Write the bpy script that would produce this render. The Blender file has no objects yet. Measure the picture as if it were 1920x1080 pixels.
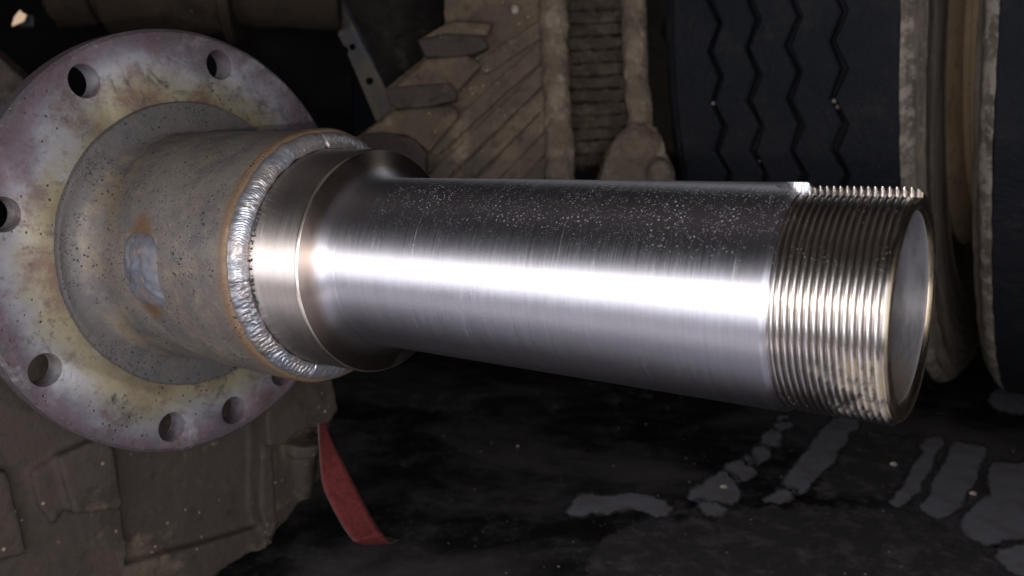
import bpy, bmesh, math, random
import numpy as np
from mathutils import Vector, Matrix, noise
random.seed(7)
S = bpy.context.scene
COL = S.collection
PI = math.pi

# ------------------------------------------------------------------ camera
FPX = 1609.3                       # focal length in pixels of a 1920 wide frame
PITCH = math.radians(8.1)
SC = 1.08                          # size of the tyres and height of the camera, set together
CAMH = 0.296*SC
cd = bpy.data.cameras.new('camera'); cam = bpy.data.objects.new('camera', cd); COL.objects.link(cam)
cam.location = (0, 0, CAMH); cam.rotation_euler = (PI/2 - PITCH, 0, 0)
cd.sensor_width = 36; cd.lens = FPX/1920*36; cd.dof.use_dof = True; cd.dof.focus_distance = 0.40; cd.dof.aperture_fstop = 13; cd.clip_start = 0.01; cd.clip_end = 100
S.camera = cam
cp, sp = math.cos(PITCH), math.sin(PITCH)
def cw(v):      # camera frame (right, forward, up) direction -> world
    return Vector((v[0], v[1]*cp + v[2]*sp, -v[1]*sp + v[2]*cp))
CAM = Vector((0, 0, CAMH))
def ray(px, py): return cw(((px-960)/FPX, 1, -(py-540)/FPX))
def at(px, py, d): return CAM + ray(px, py)*d
def ground(px, py, z=0.0):
    r = ray(px, py); return CAM + r*((z-CAMH)/r.z)

# ------------------------------------------------------------------ light
w = bpy.data.worlds.new('World'); S.world = w; w.use_nodes = True
w.node_tree.nodes['Background'].inputs[0].default_value = (0.55, 0.62, 0.8, 1)
w.node_tree.nodes['Background'].inputs[1].default_value = 0.003
def lamp(name, kind, loc, power, color, target=None, **kw):
    ld = bpy.data.lights.new(name, kind); ld.energy = power; ld.color = color
    for k, v in kw.items(): setattr(ld, k, v)
    o = bpy.data.objects.new(name, ld); COL.objects.link(o); o.location = loc
    if target is not None: o.rotation_euler = (Vector(target)-Vector(loc)).to_track_quat('-Z', 'Y').to_euler()
    return o
lamp('phone_flash', 'POINT', CAM + cw((0.0, 0.0, -0.0166)), 3.0, (1.0, 0.93, 0.84), shadow_soft_size=0.0025)
lamp('daylight_behind_camera', 'AREA', (0.05, -0.08, 0.275), 3.2, (0.88, 0.91, 1.0), (0.05, 1.0, 0.27), shape='RECTANGLE', size=0.9, size_y=0.30)
lamp('daylight_left', 'AREA', (-0.75, 0.10, 0.27), 1.5, (0.95, 0.93, 1.0), (0.0, 0.45, 0.27), shape='RECTANGLE', size=0.6, size_y=0.32)
lamp('daylight_from_low_front', 'AREA', (-0.05, 0.06, 0.03), 0.30, (0.95, 0.92, 1.0), (0.0, 0.4, 0.27), shape='RECTANGLE', size=1.0, size_y=0.05)
lamp('fill_from_below', 'AREA', (0.0, 0.22, 0.015), 0.22, (0.84, 0.84, 1.0), (0.0, 0.30, 0.27), shape='RECTANGLE', size=0.9, size_y=0.22)  # added unseen fill lamp; brightens the barrel's lower half
lamp('fill_from_above', 'AREA', (0.1, 0.25, 0.95), 0.15, (1.0, 0.86, 0.88), (0.1, 0.45, 0.2), shape='RECTANGLE', size=1.0, size_y=0.5)  # added unseen fill lamp for the barrel's top, in place of a lit underbody
lamp('daylight_over_the_end', 'AREA', (0.95, 1.05, 1.2), 1.4, (0.92, 0.95, 1.0), (0.15, 0.3, 0.25), shape='RECTANGLE', size=0.3, size_y=0.3)
S.view_settings.view_transform = 'Standard'; S.view_settings.look = 'None'
S.view_settings.exposure = 0; S.view_settings.gamma = 1
S.render.resolution_x = 1024; S.render.resolution_y = 576
S.render.engine = 'CYCLES'
S.cycles.use_denoising = True
S.cycles.max_bounces = 6

# ------------------------------------------------------------------ material helpers
class NT:
    def __init__(s, name):
        s.m = bpy.data.materials.new(name); s.m.use_nodes = True
        s.t = s.m.node_tree; s.b = s.t.nodes['Principled BSDF']; s.tc = s.t.nodes.new('ShaderNodeTexCoord')
        s.P = s.tc.outputs['Object']
    def n(s, kind, **kw):
        nd = s.t.nodes.new('ShaderNode'+kind)
        for k, v in kw.items(): setattr(nd, k, v)
        return nd
    def put(s, sock, v):
        if hasattr(v, 'links') or isinstance(v, bpy.types.NodeSocket): s.t.links.new(v, sock)
        elif isinstance(v, (tuple, list)) and len(v) == 3 and sock.type == 'RGBA': sock.default_value = (*v, 1)
        else: sock.default_value = v
    def noise(s, scale, detail=4, rough=.6, dist=0, vec=None, off=None):
        nd = s.n('TexNoise'); v = vec or s.P
        if off: v = s.vmath('ADD', v, off)
        s.put(nd.inputs['Vector'], v); nd.inputs['Scale'].default_value = scale; nd.inputs['Detail'].default_value = detail
        nd.inputs['Roughness'].default_value = rough; nd.inputs['Distortion'].default_value = dist
        return nd.outputs[0]
    def voro(s, scale, feature='F1', vec=None):
        nd = s.n('TexVoronoi', feature=feature); s.put(nd.inputs['Vector'], vec or s.P); nd.inputs['Scale'].default_value = scale
        return nd.outputs[0]
    def vmath(s, op, a, b):
        nd = s.n('VectorMath', operation=op); s.put(nd.inputs[0], a); s.put(nd.inputs[1], b); return nd.outputs[0]
    def scl(s, k): return s.vmath('MULTIPLY', s.P, k)
    def math(s, op, a, b=0.0, c=None, clamp=False):
        nd = s.n('Math', operation=op, use_clamp=clamp); s.put(nd.inputs[0], a); s.put(nd.inputs[1], b)
        if c is not None: s.put(nd.inputs[2], c)
        return nd.outputs[0]
    def ss(s, v, lo, hi, a=0.0, b=1.0):
        nd = s.n('MapRange', interpolation_type='SMOOTHSTEP'); s.put(nd.inputs[0], v)
        for i, x in enumerate((lo, hi, a, b)): s.put(nd.inputs[i+1], x)
        return nd.outputs[0]
    def mix(s, f, a, b, mode='MIX'):
        nd = s.n('Mix', data_type='RGBA', blend_type=mode); s.put(nd.inputs[0], f); s.put(nd.inputs[6], a); s.put(nd.inputs[7], b)
        return nd.outputs[2]
    def xyz(s):
        nd = s.n('SeparateXYZ'); s.put(nd.inputs[0], s.P); return nd.outputs
    def bump(s, h, strength=.5, dist=.001, prev=None):
        nd = s.n('Bump'); s.put(nd.inputs['Height'], h); nd.inputs['Strength'].default_value = strength; nd.inputs['Distance'].default_value = dist
        if prev: s.put(nd.inputs['Normal'], prev)
        return nd.outputs[0]
    def out(s, color=None, rough=None, metal=None, normal=None, **kw):
        for k, v in (('Base Color', color), ('Roughness', rough), ('Metallic', metal), ('Normal', normal)):
            if v is not None: s.put(s.b.inputs[k], v)
        for k, v in kw.items(): s.put(s.b.inputs[k.replace('_', ' ')], v)
        return s.m
    def tangent(s):
        nd = s.n('Tangent', direction_type='RADIAL', axis='Z'); s.put(s.b.inputs['Tangent'], nd.outputs[0])

def srgb(r, g, b):
    f = lambda c: (c/255/12.92) if c/255 <= .04045 else ((c/255+.055)/1.055)**2.4
    return (f(r), f(g), f(b))

# turned steel: fine lathe grooves run round the axis (object Z)
def turned_steel(name, base, rough, aniso, brown=0.0, specks=True, scratch=.35, shoulder=False):
    t = NT(name); x, y, z = t.xyz()
    lathe = t.noise(1.0, 3, .7, vec=t.scl((6, 6, 2600)))
    scr = t.noise(1.0, 5, .75, vec=t.scl((75, 75, 1900)), off=(3, 1, 7))
    band = t.noise(1.0, 3, .5, vec=t.scl((3, 3, 90)))
    blot = t.noise(38, 5, .6)
    c = t.mix(t.ss(lathe, .3, .7), tuple(k*.90 for k in base), tuple(min(1, k*1.05) for k in base))
    c = t.mix(t.ss(blot, .45, .75, 0, .12+brown*.6), c, tuple(a*b for a, b in zip(base, (.62, .5, .4))))
    r = t.math('ADD', t.math('MULTIPLY', t.math('SUBTRACT', lathe, .5), .25), rough)
    r = t.math('ADD', r, t.math('MULTIPLY', t.math('SUBTRACT', scr, .5), .30))
    if shoulder:
        rad = t.math('SQRT', t.math('ADD', t.math('MULTIPLY', x, x), t.math('MULTIPLY', y, y)))
        c = t.mix(t.ss(rad, .0456, .0535, 0, .9), c, (.40, .31, .25)); r = t.math('SUBTRACT', r, t.ss(rad, .046, .052, 0, .04))
    r = t.math('ADD', r, t.ss(t.noise(1.0, 4, .8, vec=t.scl((40, 40, 420)), off=(8, 8, 8)), .58, .70, 0, .14))
    if name == 'turned_steel':
        for z0, k, y0, y1 in ((-.205, .05, .0, .036), (-.176, -.08, -.03, -.008), (-.125, .1, .018, .040), (-.092, .06, -.034, -.02)):
            d = t.math('ABSOLUTE', t.math('ADD', t.math('ADD', z, t.math('MULTIPLY', y, k)), -z0+.0012*k))
            mk = t.math('MULTIPLY', t.ss(d, .00045, .0001), t.math('MULTIPLY', t.ss(y, y0-.006, y0+.006), t.ss(y, y1+.006, y1-.006)))
            mk = t.math('MULTIPLY', mk, t.ss(t.noise(220, 4, off=(1, 2, 3)), .38, .55, 0, .45)); c = t.mix(mk, c, (.75, .73, .76)); r = t.math('ADD', r, t.math('MULTIPLY', mk, .5))
    if specks:
        up = t.math('MULTIPLY', t.ss(y, .010, .046), t.ss(z, -.250, -.232))
        v = t.voro(520); v2 = t.voro(1100)
        gate = t.ss(t.noise(70, 4), .42, .60)
        sp = t.math('MULTIPLY', t.math('MULTIPLY', t.ss(v, .26, .09), up), gate)
        sp2 = t.math('MULTIPLY', t.math('MULTIPLY', t.ss(v2, .30, .12), up), t.ss(t.noise(220, 2, off=(5, 5, 5)), .38, .55))
        sp = t.math('MAXIMUM', sp, t.math('MULTIPLY', sp2, .6))
        c = t.mix(t.math('MULTIPLY', sp, t.ss(t.noise(400, 2), .30, .65, .25, 1.0)), c, (.50, .46, .48)); met = t.math('SUBTRACT', 1.0, t.math('MULTIPLY', sp, .9))
        r = t.math('ADD', r, t.math('MULTIPLY', sp, .2))
    else: met = 1.0
    nm = t.bump(lathe, .10, .0002); nm = t.bump(scr, scratch, .00012, nm)
    t.tangent()
    return t.out(c, r, met, nm, Anisotropic=aniso, Anisotropic_Rotation=.25)

M_barrel = turned_steel('turned_steel', (.62, .60, .64), .46, .93)
M_collar = turned_steel('turned_steel_collar', (.72, .65, .60), .45, .93, brown=.3, specks=False, scratch=.2)

def flange_mat():
    t = NT('heat_tinted_steel'); x, y, z = t.xyz()
    rad = t.math('SQRT', t.math('ADD', t.math('MULTIPLY', x, x), t.math('MULTIPLY', y, y)))
    big = t.noise(11, 5, .6); mid = t.noise(34, 6, .65, .4); fine = t.noise(150, 6, .7)
    rn = t.math('ADD', rad, t.math('MULTIPLY', t.math('SUBTRACT', big, .5), .055))
    rn = t.math('ADD', rn, t.math('MULTIPLY', t.math('SUBTRACT', mid, .5), .016))
    cr = t.n('ValToRGB'); t.put(cr.inputs[0], t.ss(rn, .085, .140)); 
    cr.inputs[0].default_value = 0
    nd = t.n('MapRange'); t.put(nd.inputs[0], rn); nd.inputs[1].default_value = .085; nd.inputs[2].default_value = .140
    t.put(cr.inputs[0], nd.outputs[0])
    e = cr.color_ramp.elements
    stops = [(0, (.24, .20, .13)), (.18, (.36, .305, .19)), (.36, (.38, .345, .275)), (.50, (.40, .38, .39)), (.62, (.30, .285, .325)), (.74, (.22, .175, .205)), (.88, (.15, .11, .125)), (1, (.12, .105, .11))]
    e[0].position = 0; e[0].color = (*stops[0][1], 1); e[1].position = 1; e[1].color = (*stops[-1][1], 1)
    for p, c in stops[1:-1]:
        q = e.new(p); q.color = (*c, 1)
    c = cr.outputs[0]
    # rusty violet and pale oxide clouds
    c = t.mix(t.ss(t.noise(16, 6, .75, off=(2, 9, 4)), .50, .66, 0, .7), c, (.17, .085, .075))
    c = t.mix(t.ss(t.noise(20, 6, .75, off=(7, 2, 1)), .52, .70, 0, .75), c, (.46, .45, .48))
    c = t.mix(t.ss(t.noise(13, 6, .75, off=(1, 7, 5)), .52, .68, 0, .7), c, (.115, .10, .10))
    c = t.mix(t.ss(t.noise(30, 5, .7, off=(1, 1, 8)), .58, .72, 0, .7), c, (.11, .095, .075))
    c = t.mix(t.ss(fine, .54, .68, 0, .6), c, (.10, .09, .085))
    c = t.mix(t.math('MULTIPLY', t.ss(t.noise(26, 5, .75, 1.0, off=(6, 6, 2)), .57, .66, 0, .8), t.ss(rad, .125, .105)), c, (.075, .068, .055))
    c = t.mix(t.ss(t.noise(420, 3, .7), .52, .8, 0, .35), c, (.45, .42, .38))
    spk = t.math('MULTIPLY', t.ss(t.voro(210), .20, .10), t.ss(t.noise(25, 3), .48, .60))
    c = t.mix(spk, c, (.03, .028, .03))
    h = t.math('ADD', t.math('MULTIPLY', mid, .5), t.math('MULTIPLY', fine, .5))
    nm = t.bump(h, .5, .0006); nm = t.bump(spk, .5, -.0006, nm)
    return t.out(c, t.ss(fine, .3, .7, .38, .58), .45, nm)
M_flange = flange_mat()

def neck_mat():
    t = NT('grey_cast_steel'); x, y, z = t.xyz()
    big = t.noise(13, 5, .6, .3); mid = t.noise(42, 7, .7, .3); fine = t.noise(230, 6, .75)
    c = t.mix(t.ss(big, .38, .62), (.160, .135, .120), (.225, .195, .170))
    c = t.mix(t.ss(t.noise(70, 7, .78, .3), .47, .68, 0, .7), c, (.30, .245, .175))
    c = t.mix(t.ss(mid, .52, .72, 0, .6), c, (.27, .22, .155))
    c = t.mix(t.ss(t.noise(30, 6, .75, off=(4, 4, 9)), .46, .68, 0, .8), c, (.115, .108, .122))
    c = t.mix(t.ss(fine, .5, .72, 0, .5), c, (.09, .078, .065))
    # straw and brown heat tint: front lip beside the weld, and round the plug weld
    lip = t.ss(z, -.3130, -.3092)
    blue = t.ss(z, -.3195, -.3110, 0, .6)
    c = t.mix(t.math('MULTIPLY', blue, t.ss(mid, .3, .6)), c, (.16, .115, .085))
    c = t.mix(t.math('MULTIPLY', lip, .8), c, (.19, .115, .062))
    # heat tint round the plug weld
    d = t.vmath('SUBTRACT', t.P, tuple(PLUG)); d = t.vmath('MULTIPLY', d, (.7, .62, 1.5))
    ln = t.n('VectorMath', operation='LENGTH'); t.put(ln.inputs[0], d)
    pd = t.math('ADD', ln.outputs['Value'], t.math('MULTIPLY', t.math('SUBTRACT', mid, .5), .012))
    c = t.mix(t.ss(pd, .0235, .0135, 0, .9), c, (.150, .075, .026))
    c = t.mix(t.math('MULTIPLY', t.ss(z, -.4285, -.4312), .75), c, t.mix(fine, (.085, .078, .080), (.150, .138, .135)))
    tanz = t.math('MULTIPLY', t.ss(z, -.431, -.426), t.ss(z, -.400, -.418)); tanz = t.math('MULTIPLY', tanz, t.ss(t.noise(26, 6, .75, off=(8, 1, 2)), .48, .62, 0, .7)); c = t.mix(tanz, c, (.27, .205, .115))
    pit = t.math('MULTIPLY', t.ss(t.voro(330), .24, .10), t.ss(t.noise(36, 3, off=(3, 3, 3)), .47, .57))
    pit2 = t.math('MULTIPLY', t.ss(t.voro(640), .34, .16), t.ss(t.noise(48, 4, .7, off=(6, 3, 3)), .46, .60))
    pit = t.math('MAXIMUM', pit, t.math('MULTIPLY', pit2, .75))
    c = t.mix(pit, c, (.022, .019, .018))
    h = t.math('ADD', t.math('MULTIPLY', mid, .4), t.math('MULTIPLY', fine, .6))
    nm = t.bump(h, .9, .0009); nm = t.bump(pit, .8, -.0006, nm)
    return t.out(c, t.ss(fine, .3, .7, .42, .62), .35, nm)

def weld_mat():
    t = NT('weld_metal')
    a = t.noise(60, 4, .6); b = t.noise(300, 4, .7)
    c = t.mix(t.ss(a, .4, .6), (.31, .32, .355), (.37, .325, .31))
    c = t.mix(t.ss(t.noise(90, 4, off=(4, 2, 1)), .55, .7, 0, .8), c, (.22, .17, .10))
    c = t.mix(t.ss(b, .58, .72, 0, .5), c, (.10, .10, .11))
    return t.out(c, t.ss(b, .3, .7, .34, .48), .75, t.bump(b, .2, .0003))
M_weld = weld_mat()
def plug_mat():
    t = NT('plug_weld_slag')
    a = t.noise(95, 4, .6, .5); b = t.noise(300, 4, .7)
    c = t.mix(t.ss(a, .46, .66), (.125, .132, .155), (.20, .155, .14))
    c = t.mix(t.ss(t.noise(120, 3, off=(4, 2, 1)), .56, .68, 0, .8), c, (.07, .075, .09))
    return t.out(c, .5, .25, t.bump(t.math('ADD', a, t.math('MULTIPLY', b, .3)), .7, .0012))
M_plug = plug_mat()

def simple(name, c, rough=.5, metal=0.0, c2=None, scale=60, bump=.3, bd=.0008, spec=None):
    t = NT(name); a = t.noise(scale, 5, .65); f = t.noise(scale*6, 4, .7)
    col = t.mix(t.ss(a, .4, .64), c, c2 or tuple(k*.6 for k in c))
    kw = {} if spec is None else {'Specular_IOR_Level': spec}
    return t.out(col, rough, metal, t.bump(t.math('ADD', a, t.math('MULTIPLY', f, .4)), bump, bd), **kw)

def thread_mat():
    t = NT('threaded_steel'); x, y, z = t.xyz()
    lathe = t.noise(1.0, 3, .7, vec=t.scl((8, 8, 2600)))
    n1 = t.noise(60, 6, .7, .5); n2 = t.noise(200, 5, .7)
    c = t.mix(t.ss(n2, .46, .72, 0, .5), (.66, .62, .60), (.36, .30, .24))
    up = t.ss(y, .002, .03)
    c = t.mix(t.math('MULTIPLY', up, .4), c, (.50, .43, .37))
    # packed tan grit low on the outer turns
    m = t.math('MULTIPLY', t.ss(t.math('ADD', y, t.math('MULTIPLY', t.math('SUBTRACT', n1, .5), .03)), -.010, -.017), t.ss(t.math('ADD', z, t.math('MULTIPLY', t.math('SUBTRACT', n1, .5), .05)), -.022, -.012))
    m = t.math('MULTIPLY', m, t.ss(n2, .34, .60, 0, .65))
    low = t.ss(y, -.040, -.032, 0, 1); m = t.math('MULTIPLY', m, low)
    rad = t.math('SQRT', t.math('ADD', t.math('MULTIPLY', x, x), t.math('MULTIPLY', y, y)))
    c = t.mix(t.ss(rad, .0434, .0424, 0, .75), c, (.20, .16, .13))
    c = t.mix(m, c, (.30, .23, .14))
    spk = t.math('MULTIPLY', t.ss(t.voro(1000), .22, .10), t.ss(t.noise(90, 3, off=(2, 2, 2)), .48, .62))
    c = t.mix(spk, c, (.50, .44, .40))
    met = t.math('SUBTRACT', 1.0, t.math('MAXIMUM', t.math('MULTIPLY', m, .85), t.math('MULTIPLY', spk, .5)))
    nm = t.bump(lathe, .08, .0002); nm = t.bump(t.math('MULTIPLY', m, t.noise(900, 3)), .3, .0003, nm)
    t.tangent()
    return t.out(c, t.math('ADD', .30, t.math('MULTIPLY', m, .4)), met, nm, Anisotropic=.75, Anisotropic_Rotation=.25)
M_thread = thread_mat()
def bore_mat():
    t = NT('bored_steel'); a = t.noise(1.0, 4, .6, vec=t.scl((40, 40, 160))); b = t.noise(300, 4, .7)
    c = t.mix(t.ss(a, .4, .65), (.110, .105, .118), (.065, .06, .066))
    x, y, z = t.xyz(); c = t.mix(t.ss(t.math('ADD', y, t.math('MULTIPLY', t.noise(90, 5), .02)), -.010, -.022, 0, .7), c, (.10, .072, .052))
    c = t.mix(t.ss(z, -.0085, -.0150, 0, .75), c, (.030, .028, .032)); c = t.mix(t.ss(z, -.0035, -.0010, 0, .6), c, (.26, .25, .27))  # shade painted into the colour: darker with depth, paler at the machined lip
    return t.out(t.mix(t.ss(b, .6, .75, 0, .5), c, (.05, .045, .045)), .45, .35, t.bump(a, .3, .0005))
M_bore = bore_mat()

def dusty(name, dark, dust, pale, amount=.5, scale=9, bump=.8, rough=.85, oily=0.0):
    t = NT(name)
    a = t.noise(scale, 6, .65, .3); b = t.noise(scale*4.5, 7, .72, .3); f = t.noise(scale*22, 6, .75)
    c = t.mix(t.ss(a, .62-amount*.3, .72-amount*.12), dark, dust)
    c = t.mix(t.ss(b, .50, .68, 0, .75), c, tuple(k*.55 for k in dark))
    c = t.mix(t.ss(t.noise(scale*2.6, 6, .7, off=(5, 1, 3)), .56, .72, 0, .7), c, pale)
    c = t.mix(t.ss(f, .50, .72, 0, .5), c, tuple(k*.5 for k in dark))
    spk = t.math('MULTIPLY', t.ss(t.voro(scale*14), .15, .07), t.ss(t.noise(scale*3, 3, off=(9, 9, 1)), .5, .62))
    c = t.mix(t.math('MULTIPLY', spk, .7), c, tuple(min(1, k*2.2) for k in pale))
    h = t.math('ADD', t.math('MULTIPLY', b, .6), t.math('MULTIPLY', f, .4))
    nm = t.bump(h, bump, .004); nm = t.bump(t.noise(scale*60, 4, .7), bump*.6, .0008, nm)
    r = t.math('SUBTRACT', rough, t.math('MULTIPLY', t.ss(b, .5, .7), oily))
    return t.out(c, r, 0.0, nm, Specular_IOR_Level=.3)

# ------------------------------------------------------------------ mesh helpers
def link(name, me, mat=None, parent=None, smooth=True):
    o = bpy.data.objects.new(name, me); COL.objects.link(o)
    if mat: me.materials.append(mat)
    if smooth: me.polygons.foreach_set('use_smooth', [True]*len(me.polygons))
    if parent: o.parent = parent
    me.update(); return o
def from_bm(name, bm, mat=None, parent=None, smooth=True, recalc=True):
    if recalc: bmesh.ops.recalc_face_normals(bm, faces=bm.faces)
    me = bpy.data.meshes.new(name); bm.to_mesh(me); bm.free(); return link(name, me, mat, parent, smooth)
def from_py(name, vs, fs, mat=None, parent=None, smooth=True):
    me = bpy.data.meshes.new(name); me.from_pydata(vs, [], fs); return link(name, me, mat, parent, smooth)
def tag(o, label, cat, group=None, kind=None):
    if label: o['label'] = label
    if cat: o['category'] = cat
    if group: o['group'] = group
    if kind: o['kind'] = kind
    return o
def empty(name, mat4):
    o = bpy.data.objects.new(name, None); COL.objects.link(o); o.matrix_world = mat4; o.empty_display_size = .05; return o
def sharp(o, deg=35):
    me = o.data; bm = bmesh.new(); bm.from_mesh(me)
    for e in bm.edges:
        if len(e.link_faces) == 2 and e.calc_face_angle(0) > math.radians(deg): e.smooth = False
    bm.to_mesh(me); bm.free(); return o
def rings(prof, ang, close=True):
    """prof(i, phi) rows -> grid; prof = list of functions or (r, z) tuples"""
    vs = []; n = len(ang)
    for p in prof:
        for a in ang:
            r, z = p(a) if callable(p) else p
            vs.append((r*math.cos(a), r*math.sin(a), z))
    fs = []
    for i in range(len(prof)-1):
        for j in range(n if close else n-1):
            k = (j+1) % n
            fs.append((i*n+j, i*n+k, (i+1)*n+k, (i+1)*n+j))
    return vs, fs
def lathe(name, prof, seg, mat, parent, smooth=True, deg=35):
    vs, fs = rings(prof, [2*PI*i/seg for i in range(seg)])
    o = from_py(name, vs, fs, mat, parent, smooth); return sharp(o, deg)

# ------------------------------------------------------------------ the axle spindle
P0 = CAM + cw((0.14674, 0.31292, -0.00717))
NAX = cw((0.81413, -0.57493, -0.08158)).normalized()
E2 = (Vector((0, 0, 1)) - NAX*NAX.z).normalized(); E1 = E2.cross(NAX)
M0 = Matrix((( E1.x, E2.x, NAX.x, P0.x), (E1.y, E2.y, NAX.y, P0.y), (E1.z, E2.z, NAX.z, P0.z), (0, 0, 0, 1)))
M0i = M0.inverted()
CAML = M0i @ CAM
def on_plane(px, py, s):       # pixel -> spindle coordinates on the plane z = s
    d = M0i.to_3x3() @ ray(px, py); t = (s - CAML.z)/d.z; return CAML + d*t
def on_cyl(px, py, R):         # first hit of the pixel's ray on the cylinder of radius R
    d = M0i.to_3x3() @ ray(px, py)
    a = d.x**2+d.y**2; b = 2*(CAML.x*d.x+CAML.y*d.y); c = CAML.x**2+CAML.y**2-R*R
    t = (-b-math.sqrt(max(0, b*b-4*a*c)))/(2*a); return CAML + d*t
PLUG = on_cyl(264, 508, .0725)
def angle_of(px, py, s=-.4357):
    p = on_plane(px, py, s); return math.degrees(math.atan2(p.y, p.x))
DA = angle_of(158, 151)-130.4
M_neck = neck_mat()

spindle = empty('axle_spindle', M0 @ Matrix.Translation((0, 0, -.4357)))
tag(spindle, 'bright turned steel axle spindle with threaded open end, welded to a round heat tinted flange', 'axle spindle')
OFF = Matrix.Translation((0, 0, .4357))
def sp_part(o): o.matrix_parent_inverse = OFF; return o   # parts keep axis coordinates with z = 0 at the open end

# flange with drilled holes
def disc_bm(bm, r, z0, z1, seg, cx=0, cy=0, cham=0):
    rr = [(r-cham, z0), (r, z0+cham), (r, z1-cham), (r-cham, z1)] if cham else [(r, z0), (r, z1)]
    lo = None
    for q, z in rr:
        ring = [bm.verts.new((cx+q*math.cos(2*PI*i/seg), cy+q*math.sin(2*PI*i/seg), z)) for i in range(seg)]
        if lo is None: bm.faces.new(ring[::-1])
        else:
            for i in range(seg): bm.faces.new((lo[i], lo[(i+1) % seg], ring[(i+1) % seg], ring[i]))
        lo = ring
    bm.faces.new(lo)
bm = bmesh.new(); disc_bm(bm, .1365, -.4520, -.4357, 160, cham=.0022)
fl = from_bm('flange', bm, M_flange)
bm = bmesh.new()
for a in (130.4+DA, 84.5+DA, 39.5+DA, -5+DA, 174.5+DA, -141+DA, -95.0+DA, -72+DA, -49.5+DA):
    disc_bm(bm, .0097, -.47, -.42, 40, .1200*math.cos(math.radians(a)), .1200*math.sin(math.radians(a)))
cut = from_bm('cutter', bm)
md = fl.modifiers.new('holes', 'BOOLEAN'); md.object = cut; md.operation = 'DIFFERENCE'; md.solver = 'EXACT'
bv = fl.modifiers.new('edge', 'BEVEL'); bv.width = .0007; bv.segments = 2; bv.limit_method = 'ANGLE'; bv.angle_limit = math.radians(50)
dg = bpy.context.evaluated_depsgraph_get()
me = bpy.data.meshes.new_from_object(fl.evaluated_get(dg)); bpy.data.objects.remove(fl); bpy.data.objects.remove(cut)
fl = bpy.data.objects.new('flange', me); COL.objects.link(fl); fl.parent = spindle; sp_part(fl); sharp(fl, 25)
fl['label'] = 'round flange with drilled bolt holes and straw, violet and rust heat colours'

# boss and neck in one casting
def neckprof():
    rows = [(.0920, -.4357), (.0920, -.4335), (.0912, -.4322)]
    def fil(k):
        def f(a):
            c = max(0, math.cos(a - math.radians(182)))
            rf = .0025 + .0155*c**1.5
            q = k*PI/2
            return (.0720 + rf*(1-math.sin(q)), -.4322 + rf*(1-math.cos(q)))
        return f
    rows += [(.0905, -.4320)]
    rows += [fil(k/8) for k in range(9)]
    for i in range(1, 14): rows.append((.0720, -.4142 + i*(.1042/14)))
    rows += [(.0722, -.3100), (.0717, -.3085), (.0707, -.3072), (.0690, -.3068), (.0600, -.3068)]
    return rows
vs, fs = rings(neckprof(), [2*PI*i/180 for i in range(180)])
nv = []
for v in vs:
    p = Vector(v); d = noise.noise(p*38)*.0006 + noise.noise(p*110)*.00025
    r = math.hypot(v[0], v[1]); nv.append((v[0]*(1+d/r), v[1]*(1+d/r), v[2]+d*.3))
nk = sp_part(sharp(from_py('neck', nv, fs, M_neck, spindle), 40))
nk['label'] = 'dull grey cast neck and boss between flange and weld'

# weld beads: ripples laid round the joint
def weld(a0, a1, seed, amp=1.0, pitch=2.1, big=1.0, dull=None):
    a0 += DA; a1 += DA
    n = max(24, int(abs(a1-a0)*7)); m = 18; vs = []; fs = []
    for i in range(n+1):
        u = i/n; a = math.radians(a0+(a1-a0)*u)
        endf = min(1, min(u, 1-u)*n/10); endf = math.sin(endf*PI/2)
        wob = noise.noise(Vector((a*9, seed, 0)))*.0012
        for j in range(m+1):
            v = j/m*2-1
            arc = abs(a1-a0)*u
            ph = (arc - 2.6*(v*v) + noise.noise(Vector((a*20, v*2, seed)))*.9)/pitch
            fr = ph-math.floor(ph)
            rip = (1-fr)**1.3*(.00026+.0001*noise.noise(Vector((math.floor(ph)*1.7, seed, 0))))*amp*(1-abs(v)**4)
            hgt = (.0021*big*(1-v*v)**.55 + rip)*(.25+.75*endf) + noise.noise(Vector((a*30, v*2, seed+5)))*.0003*amp
            wd = (.5+.5*endf)
            rr = .0656 - (-v)*.0045*wd + wob*.7; zz = -.3038 - v*.0028*wd
            # outward normal of the joint chamfer
            rr += hgt*.35; zz += hgt*.94
            vs.append((rr*math.cos(a), rr*math.sin(a), zz))
    for i in range(n):
        for j in range(m):
            k = i*(m+1)+j; fs.append((k, k+1, k+m+2, k+m+1))
    return sp_part(from_py('weld_bead', vs, fs, M_weld, spindle))
W0 = angle_of(603, 262, -.3045)-DA; W1 = (angle_of(440, 528, -.3045)-DA) % 360; W2 = (angle_of(572, 697, -.3045)-DA) % 360
weld(W0+.3, W1+.9, 1, .9, 1.2)['label'] = 'long even rippled weld bead on the near upper side of the joint'
weld(W1-.6, W2+3, 2, 2.2, 2.3, 1.15)['label'] = 'coarser weld bead curving under the joint'
weld(W0-48, W0-.2, 3, .8, 1.6)
weld(W2+2, W2+60, 4, .6, 4.0)
weld(W2+58, W0-46+360, 5, .8)

# collar
sp_part(lathe('collar', [(.0606, -.3060), (.0606, -.2674)], 256, M_collar, spindle))
M_cface = turned_steel('turned_shoulder_steel', (.62, .60, .64), .46, .93, specks=False, shoulder=True)
M_cedge = turned_steel('polished_edge', (.70, .62, .54), .30, .0, brown=.2, specks=False, scratch=.1)
sp_part(lathe('collar_edge', [(.0606, -.2674), (.0603, -.2664), (.0596, -.2658)], 256, M_cedge, spindle))
sp_part(lathe('collar_shoulder', [(.0596, -.2658), (.0550, -.2654), (.0515, -.2649), (.0488, -.2640), (.0469, -.2625), (.0457, -.2605), (.0451, -.2580), (.0450, -.2568), (.04478, -.2565), (.04478, -.2561), (.0450, -.2558)], 256, M_cface, spindle, deg=50))

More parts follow.
